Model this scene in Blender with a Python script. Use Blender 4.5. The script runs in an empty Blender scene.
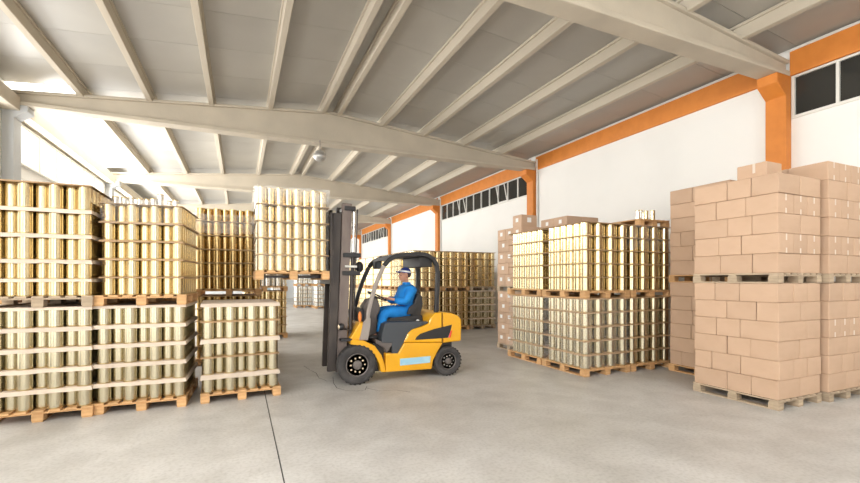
import bpy, bmesh, math, random
from mathutils import Vector, Matrix, Euler
random.seed(7)
R = math.radians
scene = bpy.context.scene
COL = scene.collection

# ------------------------------------------------------------------ camera
F, TH, HC, HZ = 430.0, R(23.84), 1.65, 280.0      # focal px, heading right of +Y, eye height, horizon row
cam = bpy.data.cameras.new('camera'); camo = bpy.data.objects.new('camera', cam); COL.objects.link(camo)
cam.sensor_width = 36; cam.lens = F / 860 * 36
cam.shift_y = (HZ - 241.5) / 860
cam.clip_end = 200
camo.location = (0, 0, HC); camo.rotation_euler = (R(90), 0, -TH)
scene.camera = camo

# ------------------------------------------------------------------ world, lights, exposure
w = bpy.data.worlds.new('world'); scene.world = w; w.use_nodes = True
w.node_tree.nodes['Background'].inputs[0].default_value = (0.80, 0.88, 1.0, 1)
w.node_tree.nodes['Background'].inputs[1].default_value = 1.0
vs = scene.view_settings
vs.view_transform = 'Standard'; vs.look = 'None'; vs.gamma = 1; vs.use_curve_mapping = False
vs.exposure = 0.62

def area(name, loc, rot, sx, sy, power, col=(1, 1, 1)):
    l = bpy.data.lights.new(name, 'AREA'); l.shape = 'RECTANGLE'; l.size = sx; l.size_y = sy
    l.energy = power; l.color = col
    o = bpy.data.objects.new(name, l); COL.objects.link(o); o.location = loc; o.rotation_euler = rot
    return o
XL, XR, XM = -4.45, 8.95, 2.25          # left wall, right wall, ridge
YB, YE = -8.0, 41.3                     # back wall (behind camera), end wall
BEAMS = [-2.85, 4.55, 11.7, 19.1, 26.5, 33.9]
# daylight of the left windows, plus unseen gates added behind the camera and left
ADDED_GATE = (-0.9, 2.3)                      # unseen gate added for light, sized for the streaks on the cans
area('added_gate_light', (sum(ADDED_GATE) / 2, YB + 0.15, 2.25), (R(90), 0, 0), ADDED_GATE[1] - ADDED_GATE[0], 4.3, 3.4 * math.pi * (ADDED_GATE[1] - ADDED_GATE[0]) * 4.3, (1.0, 0.985, 0.96))
for k, (ya, yb) in enumerate(zip([YB] + BEAMS, BEAMS + [YE])):
    L = yb - ya - 1.0
    rad = [0.35, 0.9, 0.9, 2.2, 2.2, 2.2, 2.2][k]      # radiance of the added side gates, hidden behind the stacks
    area('added_side_light', (XL + 0.10, (ya + yb) / 2, 2.1), (0, R(-90), 0), 3.6, L, rad * math.pi * 3.6 * L, (1.0, 0.99, 0.97))
    area('high_window_daylight', (XL + 0.10, (ya + yb) / 2, 4.64), (0, R(-90), 0), 0.86, L, [6, 18, 3, 14, 14, 14, 14][k] * math.pi * .86 * L, (1.0, 0.99, 0.97))

# unseen roof lights added behind the camera to brighten floor and boxes
for x in (-2.52, 0.04, 4.32, 6.93):
    area('added_roof_light', (x, -2.75, 5.7), (0, 0, 0), 1.15, 9.5, 0.5 * math.pi * 1.15 * 9.5, (1.0, 0.985, 0.96))

# ------------------------------------------------------------------ materials
def mat(name, col, rough=0.6, metal=0.0, noise=None, bump=None, coat=0, spec=0.5, objvar=0.0):
    m = bpy.data.materials.new(name); m.use_nodes = True
    nt = m.node_tree; b = nt.nodes['Principled BSDF']
    b.inputs['Base Color'].default_value = (*col, 1); b.inputs['Roughness'].default_value = rough
    b.inputs['Metallic'].default_value = metal; b.inputs['Specular IOR Level'].default_value = spec
    if coat: b.inputs['Coat Weight'].default_value = coat; b.inputs['Coat Roughness'].default_value = 0.12
    tc = nt.nodes.new('ShaderNodeTexCoord')
    src = None
    if noise:
        sc, c2, lo, hi, stretch = noise
        mp = nt.nodes.new('ShaderNodeMapping'); mp.inputs['Scale'].default_value = stretch
        n = nt.nodes.new('ShaderNodeTexNoise'); n.inputs['Scale'].default_value = sc; n.inputs['Detail'].default_value = 6
        r = nt.nodes.new('ShaderNodeValToRGB')
        r.color_ramp.elements[0].position = lo; r.color_ramp.elements[1].position = hi
        r.color_ramp.elements[0].color = (*col, 1); r.color_ramp.elements[1].color = (*c2, 1)
        nt.links.new(tc.outputs['Object'], mp.inputs[0]); nt.links.new(mp.outputs[0], n.inputs['Vector'])
        nt.links.new(n.outputs['Fac'], r.inputs[0]); src = r.outputs[0]
    if objvar:
        oi = nt.nodes.new('ShaderNodeObjectInfo')
        mr = nt.nodes.new('ShaderNodeMapRange'); mr.inputs['To Min'].default_value = 1 - objvar; mr.inputs['To Max'].default_value = 1 + objvar
        nt.links.new(oi.outputs['Random'], mr.inputs['Value'])
        hs = nt.nodes.new('ShaderNodeHueSaturation'); hs.inputs['Color'].default_value = (*col, 1)
        nt.links.new(mr.outputs[0], hs.inputs['Value'])
        if src: nt.links.new(src, hs.inputs['Color'])
        src = hs.outputs[0]
    if src: nt.links.new(src, b.inputs['Base Color'])
    if bump:
        sc, st = bump
        n = nt.nodes.new('ShaderNodeTexNoise'); n.inputs['Scale'].default_value = sc; n.inputs['Detail'].default_value = 5
        bp = nt.nodes.new('ShaderNodeBump'); bp.inputs['Strength'].default_value = st; bp.inputs['Distance'].default_value = 0.02
        nt.links.new(tc.outputs['Object'], n.inputs['Vector'])
        nt.links.new(n.outputs['Fac'], bp.inputs['Height']); nt.links.new(bp.outputs[0], b.inputs['Normal'])
    return m
def emit(name, col, s):
    m = bpy.data.materials.new(name); m.use_nodes = True; nt = m.node_tree
    b = nt.nodes['Principled BSDF']; b.inputs['Base Color'].default_value = (*col, 1)
    b.inputs['Emission Color'].default_value = (*col, 1); b.inputs['Emission Strength'].default_value = s
    return m
def film_mat(name, opacity, col=(0.95, 0.95, 0.93), rough=0.25):
    m = bpy.data.materials.new(name); m.use_nodes = True; nt = m.node_tree
    b = nt.nodes['Principled BSDF']; out = nt.nodes['Material Output']
    b.inputs['Base Color'].default_value = (*col, 1); b.inputs['Roughness'].default_value = rough
    t = nt.nodes.new('ShaderNodeBsdfTransparent'); mx = nt.nodes.new('ShaderNodeMixShader')
    tc = nt.nodes.new('ShaderNodeTexCoord'); n = nt.nodes.new('ShaderNodeTexNoise'); n.inputs['Scale'].default_value = 3.5; n.inputs['Detail'].default_value = 4
    mp = nt.nodes.new('ShaderNodeMapping'); mp.inputs['Scale'].default_value = (1, 1, 3)
    mr = nt.nodes.new('ShaderNodeMapRange'); mr.inputs['From Min'].default_value = 0.3; mr.inputs['From Max'].default_value = 0.7
    mr.inputs['To Min'].default_value = opacity * 0.5; mr.inputs['To Max'].default_value = opacity * 1.5
    bp = nt.nodes.new('ShaderNodeBump'); bp.inputs['Strength'].default_value = 0.5; bp.inputs['Distance'].default_value = 0.03
    nt.links.new(tc.outputs['Object'], mp.inputs[0]); nt.links.new(mp.outputs[0], n.inputs['Vector'])
    nt.links.new(n.outputs['Fac'], mr.inputs['Value']); nt.links.new(mr.outputs[0], mx.inputs[0])
    nt.links.new(n.outputs['Fac'], bp.inputs['Height']); nt.links.new(bp.outputs[0], b.inputs['Normal'])
    nt.links.new(t.outputs[0], mx.inputs[1]); nt.links.new(b.outputs[0], mx.inputs[2]); nt.links.new(mx.outputs[0], out.inputs[0])
    return m

def floor_mat():
    m = mat('concrete_floor', (0.40, 0.39, 0.375), 0.42)
    nt = m.node_tree; b = nt.nodes['Principled BSDF']; tc = nt.nodes.new('ShaderNodeTexCoord')
    def noise(sc, det, dist=0.0):
        n = nt.nodes.new('ShaderNodeTexNoise'); n.inputs['Scale'].default_value = sc; n.inputs['Detail'].default_value = det
        n.inputs['Distortion'].default_value = dist
        nt.links.new(tc.outputs['Object'], n.inputs['Vector']); return n
    def ramp(n, p0, c0, p1, c1):
        r = nt.nodes.new('ShaderNodeValToRGB'); r.color_ramp.elements[0].position = p0; r.color_ramp.elements[1].position = p1
        r.color_ramp.elements[0].color = (*c0, 1); r.color_ramp.elements[1].color = (*c1, 1)
        nt.links.new(n.outputs['Fac'], r.inputs[0]); return r
    def mul(a, bb, f):
        x = nt.nodes.new('ShaderNodeMix'); x.data_type = 'RGBA'; x.blend_type = 'MULTIPLY'; x.inputs[0].default_value = f
        nt.links.new(a, x.inputs[6]); nt.links.new(bb, x.inputs[7]); return x.outputs[2]
    big = ramp(noise(0.35, 5, 0.6), 0.33, (0.46, 0.445, 0.42), 0.67, (0.63, 0.62, 0.605))
    mid = ramp(noise(2.2, 8, 0.4), 0.35, (0.80, 0.79, 0.78), 0.62, (1, 1, 1))
    fine = ramp(noise(30, 6), 0.32, (0.78, 0.77, 0.75), 0.55, (1, 1, 1))
    c = mul(mul(big.outputs[0], mid.outputs[0], 0.8), fine.outputs[0], 0.7)
    nt.links.new(c, b.inputs['Base Color'])
    rr = nt.nodes.new('ShaderNodeMapRange'); rr.inputs['To Min'].default_value = 0.30; rr.inputs['To Max'].default_value = 0.55
    nt.links.new(noise(1.3, 6).outputs['Fac'], rr.inputs['Value']); nt.links.new(rr.outputs[0], b.inputs['Roughness'])
    bp = nt.nodes.new('ShaderNodeBump'); bp.inputs['Strength'].default_value = 0.12; bp.inputs['Distance'].default_value = 0.01
    nt.links.new(noise(14, 8).outputs['Fac'], bp.inputs['Height']); nt.links.new(bp.outputs[0], b.inputs['Normal'])
    return m

M = {}
M['floor'] = floor_mat()
M['joint'] = mat('dark_joint', (0.06, 0.058, 0.055), 0.9)
M['white_wall'] = mat('white_plaster', (0.90, 0.89, 0.855), 0.8, noise=(0.8, (0.87, 0.86, 0.825), 0.4, 0.65, (1, 1, 1)))
M['grey_wall'] = mat('grey_render', (0.55, 0.57, 0.58), 0.85)
M['orange'] = mat('orange_paint', (0.71, 0.245, 0.04), 0.55, noise=(5, (0.65, 0.215, 0.033), 0.4, 0.7, (1, 1, 1)))
M['beam'] = mat('beige_concrete', (0.60, 0.535, 0.43), 0.8, noise=(1.2, (0.52, 0.465, 0.375), 0.38, 0.68, (1, 1, 1)), bump=(20, 0.15))
M['panel'] = mat('roof_sheet_grey', (0.46, 0.44, 0.395), 0.37, noise=(0.7, (0.415, 0.395, 0.355), 0.4, 0.65, (1, 1, 1)), objvar=0.035)
M['skylight'] = emit('translucent_roof_light', (1.0, 0.99, 0.96), 2.2)
M['pane_lit'] = emit('bright_window_pane', (1.0, 0.99, 0.97), 0.3)
M['glass_dark'] = mat('dark_window_glass', (0.035, 0.035, 0.032), 0.06)
M['frame_white'] = mat('white_frame', (0.78, 0.77, 0.72), 0.5)
M['blue_door'] = mat('pale_blue_door', (0.36, 0.47, 0.52), 0.5)
M['can'] = mat('gold_tinplate', (0.68, 0.56, 0.34), 0.20, 1.0)
M['can_dull'] = mat('pale_gold_tinplate', (0.62, 0.555, 0.40), 0.26, 1.0)
M['can_dim'] = mat('deep_gold_tinplate', (0.50, 0.36, 0.17), 0.20, 1.0)
M['can_rim'] = mat('tin_rim', (0.55, 0.42, 0.22), 0.3, 1.0)  # darker gold band stands in for reflections at the can ends
M['silver'] = mat('silver_tinplate', (0.70, 0.69, 0.65), 0.22, 1.0)
M['sheet'] = mat('grey_board', (0.66, 0.555, 0.45), 0.8, noise=(9, (0.60, 0.49, 0.39), 0.4, 0.7, (1, 1, 1)), objvar=0.08)
M['sheet_thin'] = mat('brown_board', (0.40, 0.26, 0.14), 0.8, objvar=0.12)
M['card'] = mat('brown_cardboard', (0.56, 0.385, 0.265), 0.75, noise=(3, (0.52, 0.35, 0.235), 0.4, 0.7, (1, 1, 2)), objvar=0.06)
M['tape'] = mat('pale_tape', (0.70, 0.60, 0.50), 0.35)
M['paper'] = mat('white_paper', (0.85, 0.85, 0.83), 0.7)
M['wood'] = mat('pallet_wood', (0.66, 0.40, 0.19), 0.75, noise=(6, (0.52, 0.29, 0.12), 0.35, 0.7, (1, 1, 6)), objvar=0.12)
M['wood_grey'] = mat('weathered_pallet_wood', (0.50, 0.39, 0.27), 0.85, noise=(6, (0.36, 0.28, 0.20), 0.35, 0.7, (1, 1, 6)), objvar=0.12)
M['film'] = film_mat('stretch_film', 0.06)
M['film_white'] = film_mat('bunched_stretch_film', 0.18)
M['yellow'] = mat('yellow_paint', (0.82, 0.405, 0.008), 0.32, coat=0.4, noise=(2.5, (0.78, 0.375, 0.008), 0.4, 0.7, (1, 1, 1)))
M['black'] = mat('black_paint', (0.022, 0.021, 0.022), 0.42)
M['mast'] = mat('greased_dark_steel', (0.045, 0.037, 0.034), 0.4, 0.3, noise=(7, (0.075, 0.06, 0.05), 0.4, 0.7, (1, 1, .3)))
M['mast_lit'] = mat('lit_mast_steel', (0.20, 0.16, 0.14), 0.42, 0.4, noise=(6, (0.14, 0.11, 0.10), 0.4, 0.7, (1, 1, .3)))  # lit copy of the mast steel; light on the near upright as colour
M['steel'] = mat('bright_steel', (0.75, 0.74, 0.72), 0.25, 1.0)
M['charcoal'] = mat('charcoal_plastic', (0.055, 0.062, 0.072), 0.5)
M['dash'] = mat('grey_brown_plastic', (0.13, 0.11, 0.10), 0.55)
M['grey_metal'] = mat('warm_grey_metal', (0.32, 0.28, 0.25), 0.45)
M['tyre'] = mat('black_rubber', (0.040, 0.037, 0.037), 0.8, bump=(60, 0.2), noise=(4, (0.075, 0.07, 0.067), 0.45, 0.7, (1, 1, 1)))
M['hub'] = mat('dark_wheel_rim', (0.16, 0.14, 0.13), 0.5, 0.3)
M['brass'] = mat('pale_wheel_nut', (0.85, 0.70, 0.50), 0.35, 0.6)
M['vinyl'] = mat('black_vinyl', (0.028, 0.027, 0.028), 0.45)
M['red'] = mat('red_lens', (0.75, 0.06, 0.03), 0.25)
M['amber'] = mat('amber_lens', (0.80, 0.25, 0.05), 0.3)
M['sticker'] = mat('light_blue_plate', (0.33, 0.58, 0.72), 0.4, noise=(8, (0.42, 0.66, 0.78), 0.5, 0.7, (1, 1, 1)))
M['blue'] = mat('blue_coverall', (0.006, 0.23, 0.66), 0.8, noise=(9, (0.005, 0.18, 0.56), 0.4, 0.65, (1, 1, 1)), bump=(14, 0.35))
M['skin'] = mat('skin', (0.56, 0.28, 0.18), 0.55)
M['cap'] = mat('navy_blue_cap', (0.035, 0.06, 0.30), 0.75)
M['hair'] = mat('dark_hair', (0.05, 0.035, 0.03), 0.7)
M['eye'] = mat('eye', (0.03, 0.025, 0.02), 0.3)
M['lamp'] = mat('lamp_dome', (0.55, 0.55, 0.53), 0.35, 0.6)
M['cable'] = mat('black_cable', (0.05, 0.05, 0.05), 0.6)

# ------------------------------------------------------------------ mesh helpers
class MB:
    def __init__(s): s.v = []; s.f = []; s.m = []
    def add(s, vs, fs, m=0):
        o = len(s.v); s.v += [tuple(v) for v in vs]; s.f += [tuple(i + o for i in f) for f in fs]; s.m += [m] * len(fs)
        return s
    def box(s, x0, x1, y0, y1, z0, z1, m=0):
        return s.add([(x0, y0, z0), (x1, y0, z0), (x1, y1, z0), (x0, y1, z0), (x0, y0, z1), (x1, y0, z1), (x1, y1, z1), (x0, y1, z1)],
                     [(0, 3, 2, 1), (4, 5, 6, 7), (0, 1, 5, 4), (1, 2, 6, 5), (2, 3, 7, 6), (3, 0, 4, 7)], m)
    def prism(s, poly, y0, y1, m=0):           # poly: list of (x, z); extruded along y
        a = sum(poly[i][0] * poly[(i + 1) % len(poly)][1] - poly[(i + 1) % len(poly)][0] * poly[i][1] for i in range(len(poly)))
        if a < 0: poly = poly[::-1]
        n = len(poly)
        vs = [(x, y0, z) for x, z in poly] + [(x, y1, z) for x, z in poly]
        fs = [tuple(range(n)), tuple(range(2 * n - 1, n - 1, -1))]
        fs += [(i + n, (i + 1) % n + n, (i + 1) % n, i) for i in range(n)]
        return s.add(vs, fs, m)
    def lathe(s, prof, seg, c=(0, 0, 0), axis='z', m=0, mats=None):    # prof: (r, h)
        vs = []; fs = []; ms = []
        for r, h in prof:
            for k in range(seg):
                a = 2 * math.pi * k / seg
                p = (r * math.cos(a), r * math.sin(a), h)
                if axis == 'y': p = (p[0], p[2], -p[1])
                if axis == 'x': p = (p[2], p[0], p[1])
                vs.append((p[0] + c[0], p[1] + c[1], p[2] + c[2]))
        for i in range(len(prof) - 1):
            for k in range(seg):
                k2 = (k + 1) % seg
                fs.append((i * seg + k, i * seg + k2, (i + 1) * seg + k2, (i + 1) * seg + k)); ms.append(mats[i] if mats else m)
        o = len(s.v); s.v += vs; s.f += [tuple(q + o for q in f) for f in fs]; s.m += ms
        if prof[0][0] > 1e-5: s.f.append(tuple(o + k for k in range(seg - 1, -1, -1))); s.m.append(mats[0] if mats else m)
        if prof[-1][0] > 1e-5: s.f.append(tuple(o + (len(prof) - 1) * seg + k for k in range(seg))); s.m.append(mats[-1] if mats else m)
        return s
    def tube(s, path, r, seg=10, m=0, sq=False):
        pts = [Vector(p) for p in path]; n = len(pts)
        rr = r if isinstance(r, (list, tuple)) else [r] * n
        up = None; rings = []
        for i in range(n):
            t = (pts[min(i + 1, n - 1)] - pts[max(i - 1, 0)]).normalized()
            if up is None: up = Vector((0, 1, 0)) if abs(t.y) < 0.9 else Vector((0, 0, 1))
            u = (up - t * up.dot(t)).normalized(); vv = t.cross(u); up = u
            ring = []
            for k in range(seg):
                a = 2 * math.pi * (k + (0.5 if sq else 0)) / seg
                ring.append(pts[i] + (u * math.cos(a) + vv * math.sin(a)) * rr[i] * (1.3 if sq else 1))
            rings.append(ring)
        vs = [p for rg in rings for p in rg]
        fs = [(i * seg + k, (i + 1) * seg + k, (i + 1) * seg + (k + 1) % seg, i * seg + (k + 1) % seg) for i in range(n - 1) for k in range(seg)]
        fs += [tuple(range(seg)), tuple((n - 1) * seg + k for k in range(seg - 1, -1, -1))]
        return s.add(vs, fs, m)
    def ball(s, c, r, seg=16, ring=10, m=0, zlo=-1.0, zhi=1.0, tilt=None):
        rx, ry, rz = (r, r, r) if not isinstance(r, (tuple, list)) else r
        vs = []; fs = []
        a0 = math.asin(max(-1, zlo)); a1 = math.asin(min(1, zhi))
        for i in range(ring + 1):
            b = a0 + (a1 - a0) * i / ring
            for k in range(seg):
                a = 2 * math.pi * k / seg
                p = Vector((rx * math.cos(b) * math.cos(a), ry * math.cos(b) * math.sin(a), rz * math.sin(b)))
                if tilt: p = tilt @ p
                vs.append(p + Vector(c))
        for i in range(ring):
            for k in range(seg):
                k2 = (k + 1) % seg; fs.append((i * seg + k, i * seg + k2, (i + 1) * seg + k2, (i + 1) * seg + k))
        fs += [tuple(range(seg - 1, -1, -1)), tuple(ring * seg + k for k in range(seg))]
        return s.add(vs, fs, m)
    def mesh(s, name, mats, bevel=0, smooth=False, off=(0, 0, 0), bseg=1):
        me = bpy.data.meshes.new(name)
        me.from_pydata([(x - off[0], y - off[1], z - off[2]) for x, y, z in s.v], [], s.f)
        for m in (mats if isinstance(mats, (list, tuple)) else [mats]): me.materials.append(M[m] if isinstance(m, str) else m)
        for p, k in zip(me.polygons, s.m): p.material_index = k
        bm = bmesh.new(); bm.from_mesh(me)
        if bevel or smooth: bmesh.ops.remove_doubles(bm, verts=bm.verts, dist=1e-5)
        bmesh.ops.recalc_face_normals(bm, faces=bm.faces)
        if bevel:
            es = [e for e in bm.edges if len(e.link_faces) == 2 and e.calc_face_angle(0) > R(28)]
            bmesh.ops.bevel(bm, geom=es, offset=bevel, segments=bseg, profile=0.6, affect='EDGES', clamp_overlap=True)
        if smooth:
            for f in bm.faces: f.smooth = True
            for e in bm.edges:
                if len(e.link_faces) == 2 and e.calc_face_angle(0) > R(38): e.smooth = False
        bm.to_mesh(me); bm.free()
        return me

def tag(o, label, cat=None, group=None, kind=None):
    o['label'] = label
    if cat: o['category'] = cat
    if group: o['group'] = group
    if kind: o['kind'] = kind
    return o
def link(name, data, loc=(0, 0, 0), rz=0.0, parent=None):
    o = bpy.data.objects.new(name, data); COL.objects.link(o)
    o.location = loc; o.rotation_euler = (0, 0, rz); o.parent = parent
    return o
def copy_tree(o, parent=None):
    c = o.copy(); COL.objects.link(c); c.parent = parent
    for ch in list(o.children): copy_tree(ch, c)
    return c
def part(name, mb, mats, root, bevel=0, smooth=False, bseg=1, parent=None):   # world-coordinate mesh under an unrotated root
    return link(name, mb.mesh(name, mats, bevel, smooth, tuple(root.location), bseg), parent=parent or root)
ORD = ['first', 'second', 'third', 'fourth', 'fifth', 'sixth', 'seventh', 'eighth', 'ninth', 'tenth', 'eleventh', 'twelfth']
def ray(px, py, Y):            # pixel -> (x, z) on the vertical plane at depth Y
    t = math.tan(math.atan((px - 430) / F) + TH); X = t * Y
    d = X * math.sin(TH) + Y * math.cos(TH)
    return (X, HC - (py - HZ) / F * d)

# ------------------------------------------------------------------ floor
fl = link('floor', MB().box(XL - .3, XR + .3, YB - .3, YE + .3, -0.2, -0.02).mesh('floor', 'joint'))
tag(fl, 'light grey worn concrete warehouse floor', 'floor', kind='structure')
for a, b in ((XL - .3, 0.325), (0.337, XR + .3)):
    link('concrete_slab', MB().box(a, b, YB - .3, YE + .3, -0.019, 0.0).mesh('concrete_slab', 'floor'), parent=fl)

def ground(px, py):
    d = F * HC / (py - HZ); r = (px - 430) * d / F
    return (r * math.cos(TH) + d * math.sin(TH), -r * math.sin(TH) + d * math.cos(TH))
for pts in ([(333, 377), (333.5, 383), (337, 388), (346, 390.5), (357, 391), (365, 390), (367, 386)], [(304, 366), (310, 370), (316, 373), (319, 378), (327, 381), (333, 381)],
            [(366, 388), (380, 391), (396, 390), (410, 392)]):
    g_ = [Vector((*ground(*p), 0.0006)) for p in pts]
    mbk = MB(); vsk = []
    for i, p in enumerate(g_):
        t = (g_[min(i + 1, len(g_) - 1)] - g_[max(i - 1, 0)]).normalized(); nn = Vector((-t.y, t.x, 0)) * random.uniform(.003, .007)
        vsk += [p + nn, p - nn]
    mbk.add(vsk, [(2 * i, 2 * i + 1, 2 * i + 3, 2 * i + 2) for i in range(len(g_) - 1)])
    link('crack', mbk.mesh('crack', 'joint'), parent=fl)

# ------------------------------------------------------------------ roof
BZ = 5.265                                   # underside of the main beams
def btop(x): return 6.15 - 0.089 * abs(x - XM)
def ptop(x): return btop(x) + 0.20          # underside of the roof sheets
ceil = link('ceiling', None); tag(ceil, 'pale grey pitched roof of sheet panels on concrete purlins', 'ceiling', kind='structure')
bays = list(zip([YB] + BEAMS, BEAMS + [YE]))
PUR = [-4.40, -3.15, -1.89, -0.63, 0.71, 2.03, 2.45, 3.70, 4.95, 6.27, 7.60, 8.90]
pm = MB()                                    # precast T purlin of unit length along y
pm.box(-0.055, 0.055, 0, 1, -.05, 0.15).box(-0.085, 0.085, 0, 1, 0.15, 0.20)
purm = pm.mesh('purlin', 'beam', bevel=0.006)
for ya, yb in bays:
    for x in PUR[1:-1]:
        o = link('purlin', purm, (x, ya, btop(x)), parent=ceil); o.scale = (1, yb - ya, 1)
# roof sheets: one slab per purlin gap and seam
for i in range(len(PUR) - 1):
    xa, xb = PUR[i], PUR[i + 1]
    if i == 0: xa = XL - 0.25
    if i == len(PUR) - 2: xb = XR + 0.25
    segs = [(xa, xb)] if not (xa < XM < xb) else [(xa, XM), (XM, xb)]
    for sa, sb in segs:
        za, zb = ptop(sa), ptop(sb)
        pan = MB().add([(sa, 0.003, za), (sb, 0.003, zb), (sb, 1 - 0.003, zb), (sa, 1 - 0.003, za), (sa, 0.003, za + .05), (sb, 0.003, zb + .05), (sb, 1 - .003, zb + .05), (sa, 1 - .003, za + .05)],
                       [(0, 3, 2, 1), (4, 5, 6, 7), (0, 1, 5, 4), (1, 2, 6, 5), (2, 3, 7, 6), (3, 0, 4, 7)])
        me = pan.mesh('roof_panel', 'panel'); mes = None
        y = YB
        while y < YE - 0.01:
            st = 1.23 if y < 19.0 else 3.69
            st = min(st, YE - y)
            sky = (i == 0 and 11.6 < y < 18.8) or (i in (1, 3, 7, 9) and y < 1.2)  # strips behind the camera are added as unseen light sources
            if sky:
                if mes is None: mes = pan.mesh('roof_light', 'skylight')
                o = link('roof_light', mes, (0, y, 0), parent=ceil); o['label'] = 'bright translucent roof light'
            else:
                o = link('roof_panel', me, (0, y, 0), parent=ceil)
            o.scale = (1, st, 1)
            y += st
# outer roof skin so that no daylight leaks through the seams
sk = MB()
for a, b in ((XL - .3, XM), (XM, XR + .3)):
    za, zb = ptop(a) + .055, ptop(b) + .055
    sk.add([(a, YB - .3, za), (b, YB - .3, zb), (b, YE + .3, zb), (a, YE + .3, za), (a, YB - .3, za + .03), (b, YB - .3, zb + .03), (b, YE + .3, zb + .03), (a, YE + .3, za + .03)],
           [(0, 3, 2, 1), (4, 5, 6, 7), (0, 1, 5, 4), (1, 2, 6, 5), (2, 3, 7, 6), (3, 0, 4, 7)])
link('roof_skin', sk.mesh('roof_skin', 'panel'), parent=ceil)

def beam_mesh():
    mb = MB()
    x0, x1 = XL + 0.02, XR - 0.03
    def pent(lo, hi_off, hw):
        poly = [(x0, lo), (x1, lo), (x1, btop(x1) + hi_off), (XM, btop(XM) + hi_off), (x0, btop(x0) + hi_off)]
        mb.prism(poly, -hw, hw)
    pent(BZ + 0.085, -0.06, 0.10)
    mb.box(x0, x1, -0.17, 0.17, BZ, BZ + 0.085)
    for s, e in ((x0, XM), (XM, x1)):
        mb.prism([(s, btop(s) - .06), (e, btop(e) - .06), (e, btop(e)), (s, btop(s))], -0.15, 0.15)
    return mb.mesh('roof_beam', 'beam', bevel=0.012)
bmh = beam_mesh()
bl = ['beige double-pitch concrete roof beam behind the camera', 'nearest beige concrete roof beam, meeting the big orange column at upper right',
      'second beige concrete roof beam, the longest one crossing above the forklift', 'third beige concrete roof beam, just behind the lifted load',
      'fourth beige concrete roof beam from the camera, far inside the hall', 'farthest beige concrete roof beam near the end wall']
for i, y in enumerate(BEAMS):
    tag(link('roof_beam', bmh, (0, y, 0)), bl[i], 'beam', 'double-pitch roof beams', 'structure')

# ------------------------------------------------------------------ walls
WIN_R = [(-2.65, 4.37), (11.95, 18.85), (26.75, 33.65)]
WZ0, WZ1 = 4.50, 5.25
wr = MB()
ys = YB - .3
for a, b in WIN_R:
    wr.box(XR, XR + .25, ys, a, 0, 5.95); wr.box(XR, XR + .25, a, b, 0, WZ0); wr.box(XR, XR + .25, a, b, WZ1, 5.95); ys = b
wr.box(XR, XR + .25, ys, YE + .3, 0, 5.95)
tag(link('wall_right', wr.mesh('wall_right', 'white_wall')), 'bright white plastered side wall on the right', 'wall', kind='structure')
for k, (ya, yb) in enumerate(bays):
    o = link('trim_%d' % (k + 1), MB().box(XR - 0.05, XR - 0.002, ya + .16, yb - .16, WZ1 + 0.01, 5.70).mesh('trim', 'orange', bevel=.004))
    tag(o, 'orange painted band above the white wall, %s bay from the back wall' % ORD[k], 'trim', 'orange wall bands', 'structure')
    link('edge_strip', MB().box(XR - 0.07, XR - 0.045, ya + .16, yb - .16, 5.68, 5.715).mesh('edge_strip', 'frame_white'), parent=o)
# left wall (high windows and added hidden gates carry the daylight) and its tie beam
lw = MB(); lw.box(XL - .25, XL, YB - .3, YE + .3, 0, 5.95)
tag(link('wall_left', lw.mesh('wall_left', 'white_wall')), 'white wall with high bright windows behind the left stacks', 'wall', kind='structure')
for k, (ya, yb) in enumerate(bays):
    o = link('tie_beam', MB().box(XL + .01, XL + .30, ya + .15, yb - .15, 5.14, 5.44).mesh('tie_beam', 'beam', bevel=.01))
    tag(o, 'pale concrete tie beam along the left wall, %s bay from the back wall' % ORD[k], 'beam', 'left wall tie beams', 'structure')
    for nm, z0, z1, cat in (('window', 4.20, 5.08, 'window'), ('gate', 0.3, 3.9, 'gate')):  # the lower gate is added for light, out of sight
        yy0, yy1 = ya + .5, yb - .5
        r0 = link('window_%d' % (k + 1 if nm == 'window' else k + 21), None, (XL, yy0, z0))
        tag(r0, ('bright high window in the left wall, %s bay from the back wall' if nm == 'window' else 'added unseen gate of bright panes low in left wall, %s bay') % ORD[k], cat, 'left wall daylight openings', 'structure')
        n = 6; st = (yy1 - yy0) / n
        me = MB().box(0.02, 0.03, 0.03, st - 0.03, 0.03, z1 - z0 - 0.03).mesh('pane', 'pane_lit')
        for q in range(n): link('pane', me, (0, q * st, 0), parent=r0)
        fr = MB().box(0.005, 0.06, 0, yy1 - yy0, 0, .03).box(0.005, 0.06, 0, yy1 - yy0, z1 - z0 - .03, z1 - z0)
        for q in range(n + 1): fr.box(0.005, 0.055, max(0, q * st - .03), min(yy1 - yy0, q * st + .03), .03, z1 - z0 - .03)
        link('window_frame', fr.mesh('window_frame', 'frame_white'), parent=r0)
# end wall with a pale blue door, back wall with the added gate opening
ew = MB().box(XL - .25, XR + .25, YE, YE + .25, 0, 6.9)
tag(link('wall_end', ew.mesh('wall_end', 'grey_wall')), 'grey far end wall of the hall', 'wall', kind='structure')
dxa, dxb = ray(265, 290, YE)[0], ray(286, 290, YE)[0]
d1 = link('door_1', None, (dxa, YE, 0)); tag(d1, 'pale blue sliding door in the far end wall', 'door', kind='structure')
link('door_leaf', MB().box(0, dxb - dxa, -.08, -.01, 0, 3.0).mesh('door_leaf', 'blue_door', bevel=.01), parent=d1)
link('door_rail', MB().box(-.3, dxb - dxa + 1.2, -.12, -.01, 3.0, 3.12).mesh('door_rail', 'grey_metal'), parent=d1)
bw = MB().box(XL - .25, ADDED_GATE[0] - .1, YB - .25, YB, 0, 6.9).box(ADDED_GATE[1] + .1, XR + .25, YB - .25, YB, 0, 6.9).box(ADDED_GATE[0] - .1, ADDED_GATE[1] + .1, YB - .25, YB, 4.5, 6.9)
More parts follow.
